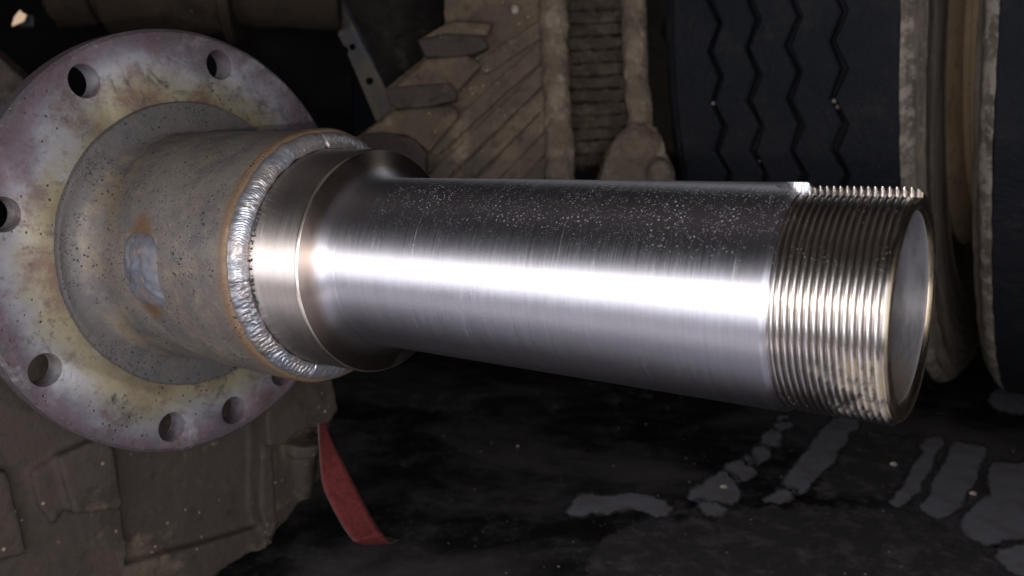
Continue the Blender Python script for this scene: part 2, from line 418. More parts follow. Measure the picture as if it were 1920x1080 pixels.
# barrel, with the keyway running out into it
KC, KH, KF = math.radians(104+DA), .0085, .0392
def key(a, r, z):
    """radius after milling the keyway"""
    d = (a-KC+PI) % (2*PI) - PI
    if abs(d) > PI/3: return r
    t = r*math.sin(d); h = r*math.cos(d)
    if z < -.0500: return r
    lim = KF + max(0, (-.0440-z))/.006*.0062
    hw = KH if z > -.044 else KH*math.sqrt(max(0, 1-((-.044-z)/.006)**2))
    if abs(t) < hw and h > lim: return lim/math.cos(d)
    return r
base = [2*PI*i/240 for i in range(240)]
dw = math.asin(KH/.0437)
extra = []
for sgn in (-1, 1):
    for e in (-.012, -.006, -.0006, .0006, .006): extra.append(KC+sgn*dw+e)
extra += [KC+k/24*dw for k in range(-23, 24)]
angs = sorted(set(round(a % (2*PI), 5) for a in base+extra))
def krow(r, z): return lambda a: (key(a, r, z), z)
rows = [(.0450, -.2558), (.0450, -.24), (.0450, -.2), (.0450, -.15), (.0450, -.1), (.0450, -.06)]
rows += [krow(.0450, -.052+.0005*i) for i in range(21)]
rows += [krow(.0449, -.0414), krow(.0446, -.0410), krow(.0430, -.0400)]
vs, fs = rings(rows, angs)
br = sp_part(sharp(from_py('barrel', vs, fs, M_barrel, spindle), 30))
br['label'] = 'polished turned barrel with fine lathe marks and bright specks of grit'

# screw thread (a true helix)
TP, TD, K = .0025, .00155, 12
ZA, ZB = -.0400, -.0010
prof_r = [0, 0, .02, .22, .46, .72, .93, 1, 1, .80, .52, .24]     # crest .. root .. crest over one pitch
def trad(i, z):
    r = .0437 - TD*prof_r[i % K]
    if z < -.0370: r = .0428 + (r-.0428)*max(0, (z+.0400)/.003)
    e = ZB - z
    if e < .0020: r = min(r, .0437-.0013*(.0020-e)/.0020)
    return r
aa = [x for x in angs] + [angs[0]+2*PI]
n = len(aa); i0 = -K-1; i1 = int((ZB-ZA)/TP*K)+2; vs = []; fs = []
for i in range(i0, i1+1):
    for a in aa:
        z = min(ZB, max(ZA, ZA + TP*(i/K + (a-aa[0])/(2*PI)))); r = key(a, trad(i, z), z)
        vs.append((r*math.cos(a), r*math.sin(a), z))
for i in range(i1-i0):
    for j in range(n-1):
        q = (i*n+j, i*n+j+1, (i+1)*n+j+1, (i+1)*n+j)
        zz_ = [vs[k][2] for k in q]
        if max(zz_)-min(zz_) > 1e-7: fs.append(q)
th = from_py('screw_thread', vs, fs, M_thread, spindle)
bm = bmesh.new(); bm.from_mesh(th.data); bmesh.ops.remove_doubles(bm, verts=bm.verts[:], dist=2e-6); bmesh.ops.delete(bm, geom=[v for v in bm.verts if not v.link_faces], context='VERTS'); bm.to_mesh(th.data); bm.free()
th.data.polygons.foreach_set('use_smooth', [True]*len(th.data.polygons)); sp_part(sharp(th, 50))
th['label'] = 'coarse screw thread with a keyway along its top and tan grit near the end'
# end ring and bore
rows = [krow(.0425, -.0012), krow(.0422, -.0010), krow(.0416, -.0002), krow(.0412, 0.0), krow(.0372, 0.0), (.0366, -.0003), (.0354, -.0020)]
vs, fs = rings(rows, angs)
M_end = turned_steel('end_face_steel', (.52, .42, .30), .30, .5, brown=.6, specks=False)
sp_part(sharp(from_py('end_face', vs, fs, M_end, spindle), 30))
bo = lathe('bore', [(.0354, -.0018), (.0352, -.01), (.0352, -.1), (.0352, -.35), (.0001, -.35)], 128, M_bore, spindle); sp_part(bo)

# plug weld on the side of the neck
out = [(268, 434), (288, 440), (299, 462), (303, 490), (305, 520), (312, 545), (322, 562), (320, 576), (306, 577), (288, 572), (262, 564), (247, 548), (241, 528), (232, 520), (229, 495), (231, 465), (238, 444), (252, 434)]
out = [((x-264)*.84+262, (y-507)*1.0+507) for x, y in out]
pts = [on_cyl(x, y, .0722) for x, y in out]
c0 = on_cyl(262, 505, .0722)
bm = bmesh.new(); prev = None; NR = 9; seg = 72
def ringpt(k, f):
    q = k/seg*len(pts); i = int(q) % len(pts); u = q-int(q); a = pts[i]; b = pts[(i+1) % len(pts)]
    e = a.lerp(b, u); p = c0.lerp(e, f); r = math.hypot(p.x, p.y); ang = math.atan2(p.y, p.x); wob = 1+.0
    h = .0032*(1-f**3)**.6 + (noise.noise(p*330)*.0011 + noise.noise(p*150)*.0012)*(1-f**6) - .0002
    R = .0722+h
    return (R*math.cos(ang), R*math.sin(ang), p.z)
cv = bm.verts.new(ringpt(0, 0))
for r in range(1, NR+1):
    ring = [bm.verts.new(ringpt(k, r/NR)) for k in range(seg)]
    for k in range(seg):
        if prev is None: bm.faces.new((cv, ring[k], ring[(k+1) % seg]))
        else: bm.faces.new((prev[k], ring[k], ring[(k+1) % seg], prev[(k+1) % seg]))
    prev = ring
pg = sp_part(from_bm('plug_weld', bm, M_plug, spindle)); pg['label'] = 'oblong lumpy grey plug weld with a brown scorched edge'

# spatter beads stuck to neck and boss
M_bead = simple('spatter_steel', (.10, .10, .11), .25, .8, (.03, .03, .03))
bm = bmesh.new(); rnd = random.Random(3)
def bead(p, r):
    g = bmesh.ops.create_icosphere(bm, subdivisions=1, radius=r, matrix=Matrix.Translation(p))
for (x, y, r) in [(259, 620, .0015), (230, 624, .0011), (193, 630, .0010), (246, 686, .0011), (365, 688, .0010), (406, 708, .0016), (441, 690, .0013), (351, 710, .0011), (372, 703, .0008), (432, 694, .0009), (235, 232, .0009), (320, 200, .0008), (335, 205, .0008), (350, 203, .0008), (380, 206, .0008), (270, 217, .0008), (287, 243, .0006)]:
    p = on_plane(x, y, -.4318); q = on_cyl(x, y, .0722)
    if (q-CAML).length < (p-CAML).length and abs(math.hypot(q.x, q.y)-.0722) < .001: p = q
    bead(p, r*.75)
for k in range(150):
    a = math.radians(rnd.gauss(170, 42)); z = -.425 + .112*rnd.random(); r = .0002+.0006*rnd.random()**3
    bead(Vector((.0722*math.cos(a), .0722*math.sin(a), z)), r)
for k in range(60):
    a = math.radians(rnd.uniform(60, 300)); R = rnd.uniform(.076, .091)
    bead(Vector((R*math.cos(a), R*math.sin(a), -.4319)), .0002+.0005*rnd.random()**2)
b = sp_part(from_bm('spatter_beads', bm, M_bead, spindle)); b['kind'] = 'stuff'
# beads and slag along the weld toe
bm = bmesh.new()
for k in range(70):
    a = math.radians(rnd.uniform(150, 200)); bead(Vector((.0611*math.cos(a), .0611*math.sin(a), -.2995+rnd.gauss(0, .0006))), .0003+.0004*rnd.random())
b = sp_part(from_bm('weld_slag', bm, M_bead, spindle)); b['kind'] = 'stuff'

# ------------------------------------------------------------------ solids cut from outlines, fused into castings
def prism_pts(front, vec):
    bm = bmesh.new(); f = [bm.verts.new(p) for p in front]; g = [bm.verts.new(Vector(p)+Vector(vec)) for p in front]
    bm.faces.new(f); bm.faces.new(g[::-1]); n = len(f)
    for i in range(n): bm.faces.new((f[i], g[i], g[(i+1) % n], f[(i+1) % n]))
    bmesh.ops.recalc_face_normals(bm, faces=bm.faces); return bm
def merge(bms):
    out = bmesh.new()
    for b in bms:
        me = bpy.data.meshes.new('t'); b.to_mesh(me); b.free(); out.from_mesh(me); bpy.data.meshes.remove(me)
    return out
def cyl_between(a, b, r0, r1=None, seg=20):
    a = Vector(a); b = Vector(b); r1 = r0 if r1 is None else r1; d = b-a; bm = bmesh.new()
    q = d.to_track_quat('Z', 'Y').to_matrix()
    A = [bm.verts.new(a+q@Vector((r0*math.cos(2*PI*i/seg), r0*math.sin(2*PI*i/seg), 0))) for i in range(seg)]
    B = [bm.verts.new(b+q@Vector((r1*math.cos(2*PI*i/seg), r1*math.sin(2*PI*i/seg), 0))) for i in range(seg)]
    bm.faces.new(A[::-1]); bm.faces.new(B)
    for i in range(seg): bm.faces.new((A[i], A[(i+1) % seg], B[(i+1) % seg], B[i]))
    return bm
def blob(c, rx, ry, rz, rot=None, sub=3):
    bm = bmesh.new(); m = Matrix.Translation(c) @ (rot or Matrix.Identity(4)) @ Matrix.Diagonal((rx, ry, rz, 1))
    bmesh.ops.create_icosphere(bm, subdivisions=sub, radius=1, matrix=m); return bm
_tex = {}
def cast(name, bms, mat, voxel=.003, smooth=4, disp=.003, dscale=.03, parent=None):
    o = from_bm(name, merge(bms), None, parent, recalc=False)
    md = o.modifiers.new('fuse', 'REMESH'); md.mode = 'VOXEL'; md.voxel_size = voxel; md.use_smooth_shade = True
    if smooth: s = o.modifiers.new('soft', 'SMOOTH'); s.iterations = smooth; s.factor = .5
    for sc, k in ((dscale, 1), (dscale*.25, .4)):
        if not disp: break
        if sc not in _tex:
            t = bpy.data.textures.new('clouds', 'CLOUDS'); t.noise_scale = sc; t.noise_depth = 3; _tex[sc] = t
        d = o.modifiers.new('rough', 'DISPLACE'); d.texture = _tex[sc]; d.strength = disp*k; d.mid_level = .5; d.texture_coords = 'LOCAL'
    dg = bpy.context.evaluated_depsgraph_get(); me = bpy.data.meshes.new_from_object(o.evaluated_get(dg))
    old = o.data; o.modifiers.clear(); o.data = me; bpy.data.meshes.remove(old)
    me.materials.clear(); me.materials.append(mat); me.polygons.foreach_set('use_smooth', [True]*len(me.polygons)); return o
def origin_to(o, p):
    p = Vector(p); o.data.transform(Matrix.Translation(-p)); o.matrix_world = Matrix.Translation(p)

M_housing = dusty('oily_dusty_iron', (.060, .045, .037), (.120, .090, .064), (.22, .165, .11), .42, 7, .45, .75, .2)
M_dust = dusty('caked_dust', (.17, .13, .098), (.34, .255, .175), (.46, .37, .27), .75, 8, 1.0)
M_dust2 = dusty('caked_grey_dust', (.27, .205, .150), (.50, .395, .29), (.68, .58, .46), .7, 14, 1.2)
M_rub = dusty('dull_brown_iron', (.10, .076, .066), (.145, .112, .092), (.26, .20, .15), .4, 9, .6)
M_step = dusty('dusty_step', (.17, .128, .092), (.28, .208, .138), (.42, .31, .19), .6, 8, .8)
M_beam = dusty('dim_brown_beam', (.050, .036, .024), (.085, .060, .039), (.12, .088, .058), .45, 6, .5)
M_shroud = dusty('black_underbody', (.006, .005, .005), (.012, .010, .008), (.02, .016, .012), .3, 10, .3)

# --- dirty housing under the flange (outlines laid on planes parallel to the flange)
def hp(pix, s, t): # prism on plane z=s in spindle coordinates, t thick away from the camera
    return prism_pts([M0 @ on_plane(x, y, s) for x, y in pix], -NAX*t)
full = [(560, 690), (624, 708), (635, 770), (618, 795), (619, 815), (597, 838), (602, 897), (571, 925), (542, 970), (518, 994), (510, 1019), (493, 1033), (469, 1039), (420, 1068), (350, 1150), (-90, 1150), (-120, 560), (60, 520), (330, 560)]
pieces = [hp(full, -.486, .10)]
pieces.append(hp([(-120, 560), (120, 640), (215, 820), (222, 880), (240, 1045), (190, 1150), (-120, 1150)], -.476, .05))
pieces.append(hp([(110, 858), (205, 815), (221, 880), (232, 955), (140, 965)], -.466, .03))
pieces.append(hp([(-120, 880), (15, 885), (40, 980), (55, 1040), (-120, 1080)], -.467, .03))
pieces.append(hp([(60, 885), (110, 858), (132, 945), (100, 985), (74, 950)], -.471, .03))
# corner: upper lug with a lip, the round pod under it and the ridge beside it
pieces.append(hp([(500, 775), (548, 715), (624, 708), (635, 770), (618, 795), (560, 812), (532, 836), (505, 838)], -.462, .05))
pieces.append(hp([(492, 800), (512, 800), (522, 985), (506, 1012), (490, 960)], -.470, .03))
pieces.append(hp([(512, 830), (600, 838), (604, 897), (571, 928), (542, 972), (518, 996)], -.482, .04))
pieces.append(cyl_between(M0 @ on_plane(568, 822, -.478), M0 @ on_plane(566, 846, -.480), .0175, .0165, 32))
pieces.append(cyl_between(M0 @ on_plane(566, 840, -.486), M0 @ on_plane(560, 930, -.492), .0135, .0115, 32))
pieces.append(hp([(235, 1062), (420, 1010), (500, 985), (514, 1019), (493, 1033), (469, 1039), (420, 1068), (350, 1130), (220, 1130)], -.476, .04))
hs = cast('axle_housing', pieces, M_housing, .0018, 7, .0016, .03)
origin_to(hs, M0 @ on_plane(250, 1000, -.5))
tag(hs, 'dirty dark brown cast housing filling the corner below the round flange', 'housing')

# --- red abrasive strip
M_red = simple('red_abrasive', srgb(116, 42, 40), .85, 0, srgb(92, 32, 33), 260, .9, .0008)
M_back = simple('grey_backing', (.10, .11, .11), .8, 0, (.07, .075, .075), 90, .2)
L = [(596, 790), (599, 845), (604, 905), (620, 945), (640, 982), (656, 1006), (668, 1017), (684, 1021)]
R_ = [(612, 780), (618, 815), (650, 880), (670, 920), (692, 962), (708, 988), (722, 1008), (733, 1019)]
vs = []; n = len(L)
def cr(P, t):
    i = min(int(t), len(P)-2); u = t-i
    g = lambda k: Vector(P[max(0, min(len(P)-1, k))])
    a, b, c, d = g(i-1), g(i), g(i+1), g(i+2)
    return .5*((2*b)+(c-a)*u+(2*a-5*b+4*c-d)*u*u+(3*b-a-3*c+d)*u**3)
NS = 40
rowsL, rowsR = [], []
for k in range(NS+1):
    t = k/NS*(n-1); l = cr(L, t); r = cr(R_, t); u = k/NS
    dl = .70-.04*u; dr = .72-.04*u
    if u > .8: dl += (u-.8)*.16; dr += (u-.8)*.16
    rowsL.append(at(l.x, l.y, dl)); rowsR.append(at(r.x, r.y, dr))
# curl: the tail turns up and away, showing its grey back
for k in range(1, 8):
    u = k/7; l = Vector((684, 1021)).lerp(Vector((741, 1016)), u); r = Vector((733, 1019)).lerp(Vector((750, 1011)), u)
    l.y += -5*u*u; rowsL.append(at(684+(716-684)*u, 1021-20*u*u, .692+.05*u)); rowsR.append(at(r.x, r.y, .712+.03*u))
vs = []
for a, b in zip(rowsL, rowsR):
    for j in range(7): vs.append(a.lerp(b, j/6))
fs = [(i*7+j, i*7+j+1, i*7+j+8, i*7+j+7) for i in range(len(rowsL)-1) for j in range(6)]
org = at(610, 800, .71); vs = [v-org for v in vs]
st = from_py('abrasive_strip', vs, fs, M_red); st.data.materials.append(M_back); st.location = org
so = st.modifiers.new('thick', 'SOLIDIFY'); so.thickness = .0009; so.offset = 0; so.material_offset = 1; so.material_offset_rim = 1
st.data.flip_normals()
tag(st, 'red strip of abrasive cloth hanging below the housing with its grey tail curled', 'abrasive strip')

# ------------------------------------------------------------------ dual tyres
def tyre_mat():
    t = NT('black_rubber'); a = t.noise(9, 5, .6); f = t.noise(140, 6, .7)
    c = t.mix(t.ss(a, .35, .65), (.011, .013, .018), (.019, .020, .026))
    spk = t.math('MULTIPLY', t.ss(t.voro(90), .12, .05), t.ss(t.noise(9, 3, off=(9, 9, 1)), .45, .6))
    c = t.mix(t.math('MULTIPLY', spk, .6), c, (.08, .076, .072))
    c = t.mix(t.ss(t.noise(22, 7, .8, off=(3, 3, 1)), .50, .68, 0, .7), c, (.040, .036, .034))
    c = t.mix(t.ss(t.noise(60, 6, .8, off=(1, 3, 1)), .52, .70, 0, .6), c, (.007, .008, .011))
    c = t.mix(t.ss(f, .58, .75, 0, .35), c, (.05, .045, .042))
    return t.out(c, .62, 0, t.bump(f, .9, .003), Specular_IOR_Level=.3)
def wall_mat():
    t = NT('dusty_sidewall'); x, y, z = t.xyz()
    rad = t.math('SQRT', t.math('ADD', t.math('MULTIPLY', x, x), t.math('MULTIPLY', y, y)))
    cb = t.n('CombineXYZ'); t.put(cb.inputs[0], t.math('MULTIPLY', rad, 160)); ang = t.math('ARCTAN2', y, x); t.put(cb.inputs[1], t.math('MULTIPLY', ang, 5)); t.put(cb.inputs[2], t.math('MULTIPLY', z, 60))
    a = t.noise(1, 5, .7, vec=cb.outputs[0]); b = t.noise(26, 6, .7); f = t.noise(120, 6, .75)
    c = t.mix(t.ss(a, .36, .62), (.14, .112, .09), (.27, .22, .175))
    c = t.mix(t.ss(b, .45, .72, 0, .6), c, (.11, .09, .075))
    c = t.mix(t.ss(f, .54, .68, 0, .6), c, (.38, .33, .28))
    edge = t.math('MULTIPLY', t.ss(rad, .4795, .4825), t.ss(t.noise(60, 6, .75), .46, .56))
    c = t.mix(t.math('MULTIPLY', edge, .6), c, (.50, .43, .36))
    nm = t.bump(a, .4, .002); nm = t.bump(f, .5, .002, nm)
    return t.out(c, .85, 0, nm, Specular_IOR_Level=.25)
M_tyre = tyre_mat(); M_wall = wall_mat()
M_rim = dusty('tan_wheel_rim', (.55, .41, .27), (.66, .50, .33), (.72, .58, .42), .5, 12, .2)
YAW = math.radians(-35.1)
TR = .491
NT_ = Vector((math.cos(YAW), math.sin(YAW), 0)); T2 = Vector((0, 0, 1)); T1 = T2.cross(NT_)
CT = CAM + cw((.6267, 1.1478, .3593))*SC; CT.z = TR*SC
def tyre_matrix(s):
    c = CT + NT_*s*SC
    return Matrix(((T1.x, T2.x, NT_.x, c.x), (T1.y, T2.y, NT_.y, c.y), (T1.z, T2.z, NT_.z, TR*SC), (0, 0, 0, 1))) @ Matrix.Diagonal((SC, SC, SC, 1))
HALF = 118
def rib(edge0, edge1, z0, z1, parent, cz=False):
    """tread rib between two zigzag edges; edge* = phase or None for straight"""
    vs = []; fs = []; per = 8
    for k in range(HALF):
        a = 2*PI*k/HALF + .004
        def off(e): return 0 if e is None else (.0056 if k % 2 else -.0056) + .0007*math.sin(k*2.3+z0*90)
        l = z0+off(edge0); r = z1+off(edge1)
        crown = lambda z: TR - .35*abs(z+.11)**2.6
        for (z, R) in ((l, .476), (l, crown(l)-.0022), (l+.0022, crown(l)), ((2*l+r)/3, crown((2*l+r)/3)), ((l+2*r)/3, crown((l+2*r)/3)), (r-.0022, crown(r)), (r, crown(r)-.0022), (r, .476)):
            vs.append((R*math.cos(a), R*math.sin(a), z))
    for k in range(HALF):
        for j in range(per-1):
            k2 = (k+1) % HALF; fs.append((k*per+j, k*per+j+1, k2*per+j+1, k2*per+j))
    o = from_py('tread_rib', vs, fs, M_tyre, parent, True); return sharp(o, 30)
def make_tyre(name, s, flip, label):
    root = empty(name, tyre_matrix(s)); tag(root, label, 'tyre', 'dual truck tyres')
    g = [-.2215, -.1765, -.1375, -.0975, -.0560, -.0010]
    for i in range(5):
        gap = .0030
        rib(None if i == 0 else i % 2, None if i == 4 else (i+1) % 2, g[i]+(gap if i else 0), g[i+1]-(gap if i < 4 else 0), root)
    rnd = random.Random(11); bms = []
    for k in range(34):
        a = rnd.uniform(2.2, 4.4) if rnd.random() < .8 else rnd.uniform(0, 6.2); gi = rnd.choice(g[1:5]); r = rnd.uniform(.0018, .0036)
        u = (a-.004)/(2*PI)*HALF; k0 = int(u); fz = (.0056 if k0 % 2 else -.0056)*(1-2*(u-k0))
        bms.append(blob((.4850*math.cos(a), .4865*math.sin(a), gi+fz), r, r*.8, r*.9, sub=1))
    so_ = from_bm('wedged_stones', merge(bms), M_wall, root, smooth=False); so_['kind'] = 'stuff'
    lathe('carcass', [(.4765, -.2205), (.4765, -.002)], 180, M_tyre, root)
    prof = [(.4895, -.0015), (.4885, .002), (.4845, .007), (.479, .0115), (.4765, .0110), (.472, .0150), (.4685, .0172), (.4665, .0160), (.455, .0185), (.452, .0175), (.449, .0190), (.43, .0205), (.41, .0208), (.39, .0195), (.37, .0165), (.368, .018), (.355, .0140), (.335, .0080), (.315, .0020), (.300, -.006), (.292, -.010)]
    for side in (0, 1):
        pf = prof if side == 0 else [(r, -.222-z) for r, z in prof]
        if (side == 0) == flip: pass
        vs, fs = rings(pf, [2*PI*i/240 for i in range(240)])
        vv = []
        for v in vs:
            p = Vector(v); r = math.hypot(v[0], v[1]); d = noise.noise(Vector((p.x*70, p.y*70, p.z*70)))*.0012*(1 if r > .44 else .4)
            vv.append((v[0], v[1], v[2]+d*(1 if side == 0 else -1)))
        o = from_py('sidewall', vv, fs, M_tyre if (side == 1 and not flip) else M_wall, root); sharp(o, 50)
    return root
t1 = make_tyre('truck_tyre', 0, False, 'complete truck tyre with zigzag tread grooves standing behind the threaded end')
t2 = make_tyre('truck_tyre', .074+.222, True, 'truck tyre cut off by the right edge of the photo, outermost of the pair')
# the wheel between the two tyres
wh = empty('wheel', tyre_matrix(0)); tag(wh, 'tan dusty steel wheel seen in the gap between the two tyres', 'wheel')
lathe('rim', [(.300, -.215), (.287, -.205), (.285, -.10), (.287, -.012), (.300, .001), (.302, .004), (.296, .010), (.262, .018), (.258, .030), (.262, .052), (.296, .066), (.300, .080), (.285, .100), (.285, .27)], 160, M_rim, wh)
lathe('wheel_disc', [(.262, .024), (.20, .034), (.15, .030), (.12, .030), (.001, .030)], 160, M_rim, wh)
M_hole = simple('hand_hole_shadow', (.10, .065, .035), .8)
for k in range(8):
    a = 2*PI*k/8+2.9
    bm = cyl_between((.215*math.cos(a), .215*math.sin(a), .026), (.215*math.cos(a), .215*math.sin(a), .042), .034, .032, 28)
    from_bm('wheel_nut', bm, M_rim, wh, smooth=False)

# ------------------------------------------------------------------ background, top centre: dust-caked castings
def dp(pix, d, t, kx=0, ky=0):
    return prism_pts([at(x, y, d + kx*(x-900)/1609 + ky*(y-150)/1609) for x, y in pix], cw((0, 1, 0))*t)
ribc = empty('ribbed_casting', Matrix.Translation(at(930, 420, 1.08)))
tag(ribc, 'dust caked casting with diagonal ribs and a stepped left edge behind the collar', 'casting')
def kid(o): o.parent = ribc; o.matrix_parent_inverse = ribc.matrix_world.inverted(); return o
body = [dp([(833, -60), (833, 36), (836, 44), (782, 72), (796, 104), (721, 166), (736, 203), (660, 262), (640, 300), (700, 470), (1010, 500), (1040, 420), (1040, -60)], 1.03, .10)]
for k, (a, b) in enumerate([((1050, 30), (900, 128)), ((1050, 62), (805, 285)), ((1050, 108), (800, 350)), ((1050, 152), (820, 380)), ((1050, 196), (860, 392)), ((1050, 240), (900, 395)), ((1050, 284), (940, 400))]):
    a3 = at(a[0], a[1], 1.030); b3 = at(b[0], b[1], 1.030)
    # raised rib strips with gaps (the dark diagonal lines) between
    dx = b[0]-a[0]; dy = b[1]-a[1]; l = math.hypot(dx, dy); nx, ny = -dy/l, dx/l; wv = 15.6
    pr = dp([(a[0]+nx*wv, a[1]+ny*wv), (a[0]-nx*wv, a[1]-ny*wv), (b[0]-nx*wv, b[1]-ny*wv), (b[0]+nx*wv, b[1]+ny*wv)], 1.0245, .03)
    kid(cast('rib', [pr], M_dust, .0022, 6, .0028, .02))
lug = [[(782, 74), (835, 62), (905, 66), (918, 86), (888, 101), (842, 106), (797, 105)], [(721, 168), (760, 160), (846, 154), (858, 172), (857, 187), (800, 200), (742, 204), (728, 190)], [(676, 252), (720, 246), (775, 258), (800, 285), (800, 330), (700, 330)]]
for i, p in enumerate(lug): kid(cast('lug', [dp(p, 1.013, .06)], M_rub, .0022, 6, .0012, .03))
top = [[(782, 74), (834, 44), (845, 38), (925, 40), (915, 66), (835, 62)], [(738, 165), (800, 108), (880, 104), (905, 120), (858, 170), (800, 157)], [(680, 250), (738, 206), (850, 196), (862, 215), (805, 285), (760, 252)]]
body += [dp(p, 1.016, .06) for p in top]
kid(cast('body', body, M_step, .0028, 6, .0025, .035))

# leaf spring pack clamped by two U-bolts
lsp = empty('leaf_spring', Matrix.Translation(at(1120, 300, 1.1))); tag(lsp, 'stack of rusty dust caked spring leaves between the two U-bolt legs', 'leaf spring')
M_leaf = dusty('rusty_leaf', (.13, .10, .075), (.24, .18, .125), (.42, .34, .25), .55, 20, 1.4)
for i in range(14):
    y0 = -30+i*24.5; sl = 3.5
    p = [(1055, y0+sl), (1120, y0), (1195, y0-sl), (1195, y0-sl+22), (1120, y0+22), (1055, y0+sl+22)]
    o = cast('leaf', [dp([(a_, b_+random.uniform(-2, 2)) for a_, b_ in p], 1.052+random.uniform(-.003, .004), .07)], M_leaf, .0025, 3, .009, .012); o.parent = lsp; o.matrix_parent_inverse = lsp.matrix_world.inverted()
def tube(path, rad, name, mat, lab, cat, grp=None, disp=.007):
    bms = []
    for i in range(len(path)-1): bms.append(cyl_between(path[i], path[i+1], rad[i], rad[i+1], 24))
    for i, p in enumerate(path): bms.append(blob(p, rad[i], rad[i], rad[i], sub=3))
    o = cast(name, bms, mat, .0025, 3, disp, .018); origin_to(o, path[-1]); tag(o, lab, cat, grp); return o
tube([at(1036, -60, 1.02), at(1040, 100, 1.02), at(1048, 240, 1.02), at(1054, 420, 1.02)], [.0165, .0165, .0165, .0170], 'u_bolt', M_dust2, 'left of the two vertical dust caked U-bolt legs, beside the ribbed casting', 'U-bolt', 'U-bolt legs')
tube([at(1186, -60, 1.03), at(1190, 100, 1.03), at(1200, 225, 1.03), at(1204, 330, 1.03)], [.0145, .0150, .0150, .0155], 'u_bolt', M_dust2, 'right of the two vertical dust caked U-bolt legs, ending in a grey lump', 'U-bolt', 'U-bolt legs')
jt = cast('clamp_plate', [dp([(1180, 232), (1222, 228), (1243, 262), (1258, 305), (1268, 350), (1272, 430), (1110, 430), (1122, 345), (1135, 300), (1150, 262)], 1.00, .07), blob(at(1195, 275, 1.01), .028, .025, .026), blob(at(1235, 325, 1.0), .017, .02, .02)], M_dust2, .0028, 5, .007, .022)
origin_to(jt, at(1190, 420, 1.03)); tag(jt, 'lumpy grey dust caked clamp plate at the foot of the right U-bolt leg', 'clamp plate')
fr = cast('spring_hanger', [dp([(1205, -60), (1262, -60), (1258, 20), (1240, 60), (1275, 110), (1290, 200), (1290, 420), (1205, 430)], 1.09, .05)], dusty('dark_brown_plate', (.04, .032, .025), (.06, .048, .036), (.09, .07, .05), .4, 8, .6), .004, 2, .004, .04)  # dark brown is the plate's own colour
origin_to(fr, at(1240, 420, 1.1)); tag(fr, 'dark brown hanger plate between right U-bolt leg and tyre tread', 'hanger plate')
flk = cast('mud_flake', [blob(at(966, 17, 1.0), .005, .004, .006, sub=2)], simple('dry_mud', (.55, .47, .38), .8, 0), .0012, 1, .002, .006)
tag(flk, 'small pale flake of dry mud near the top of the ribbed casting', 'mud flake')

# painted bracket with holes, left of the casting
def brk_mat():
    t = NT('dusty_blue_grey_paint'); a = t.noise(14, 5, .6); f = t.noise(140, 6, .75)
    c = t.mix(t.ss(a, .38, .62), (.17, .17, .175), (.25, .215, .165)); c = t.mix(t.ss(f, .56, .72, 0, .5), c, (.05, .05, .05))
    return t.out(c, .5, .1, t.bump(f, .4, .001))
M_brk = brk_mat()
bk = empty('frame_bracket', Matrix.Translation(at(690, 200, 1.14))); tag(bk, 'diagonal blue grey frame bracket with round holes behind the spindle collar', 'bracket')
def kb(o): o.parent = bk; o.matrix_parent_inverse = bk.matrix_world.inverted(); return o
web = prism_pts([at(x, y, d) for x, y, d in [(588, -30, 1.14), (598, 0, 1.14), (640, 76, 1.14), (655, 108, 1.14), (705, 226, 1.14), (728, 245, 1.13), (748, 215, 1.11), (700, 125, 1.11), (668, 58, 1.11), (634, -10, 1.11), (624, -30, 1.11)]], cw((.004, .006, 0)))
wo = kb(from_bm('web', web, M_brk, smooth=False))
bm = bmesh.new()
for x, y, r in [(640, 33, .0022), (632, 60, .0026), (661, 88, .0042), (693, 152, .0050), (645, 95, .0062)]:
    b_ = cyl_between(at(x, y, 1.05), at(x, y, 1.2), r, r, 20); me = bpy.data.meshes.new('t'); b_.to_mesh(me); b_.free(); bm.from_mesh(me)
cut = from_bm('cutter', bm); md = wo.modifiers.new('h', 'BOOLEAN'); md.object = cut; md.solver = 'EXACT'
dg = bpy.context.evaluated_depsgraph_get(); me = bpy.data.meshes.new_from_object(wo.evaluated_get(dg)); wo.modifiers.clear(); wo.data = me; bpy.data.objects.remove(cut)
ed = prism_pts([at(x, y, d) for x, y, d in [(624, -30, 1.108), (634, -10, 1.108), (668, 58, 1.108), (700, 125, 1.108), (748, 215, 1.108), (752, 213, 1.115), (706, 125, 1.115), (674, 58, 1.115), (640, -10, 1.115), (630, -30, 1.115)]], cw((0, .01, 0)))
M_edge = simple('worn_paint_edge', (.20, .20, .25), .35, .4)
kb(from_bm('folded_edge', ed, M_edge, smooth=False))
M_pan = dusty('black_painted_panel', (.024, .021, .019), (.050, .042, .034), (.10, .085, .068), .5, 9, .4, .6)
pn = prism_pts([at(x, y, d) for x, y, d in [(630, -30, 1.116), (640, -10, 1.116), (674, 58, 1.116), (706, 125, 1.116), (752, 213, 1.116), (860, 160, 1.20), (860, -30, 1.20)]], cw((0, .008, 0)))
kb(from_bm('side_panel', pn, M_pan, smooth=False))

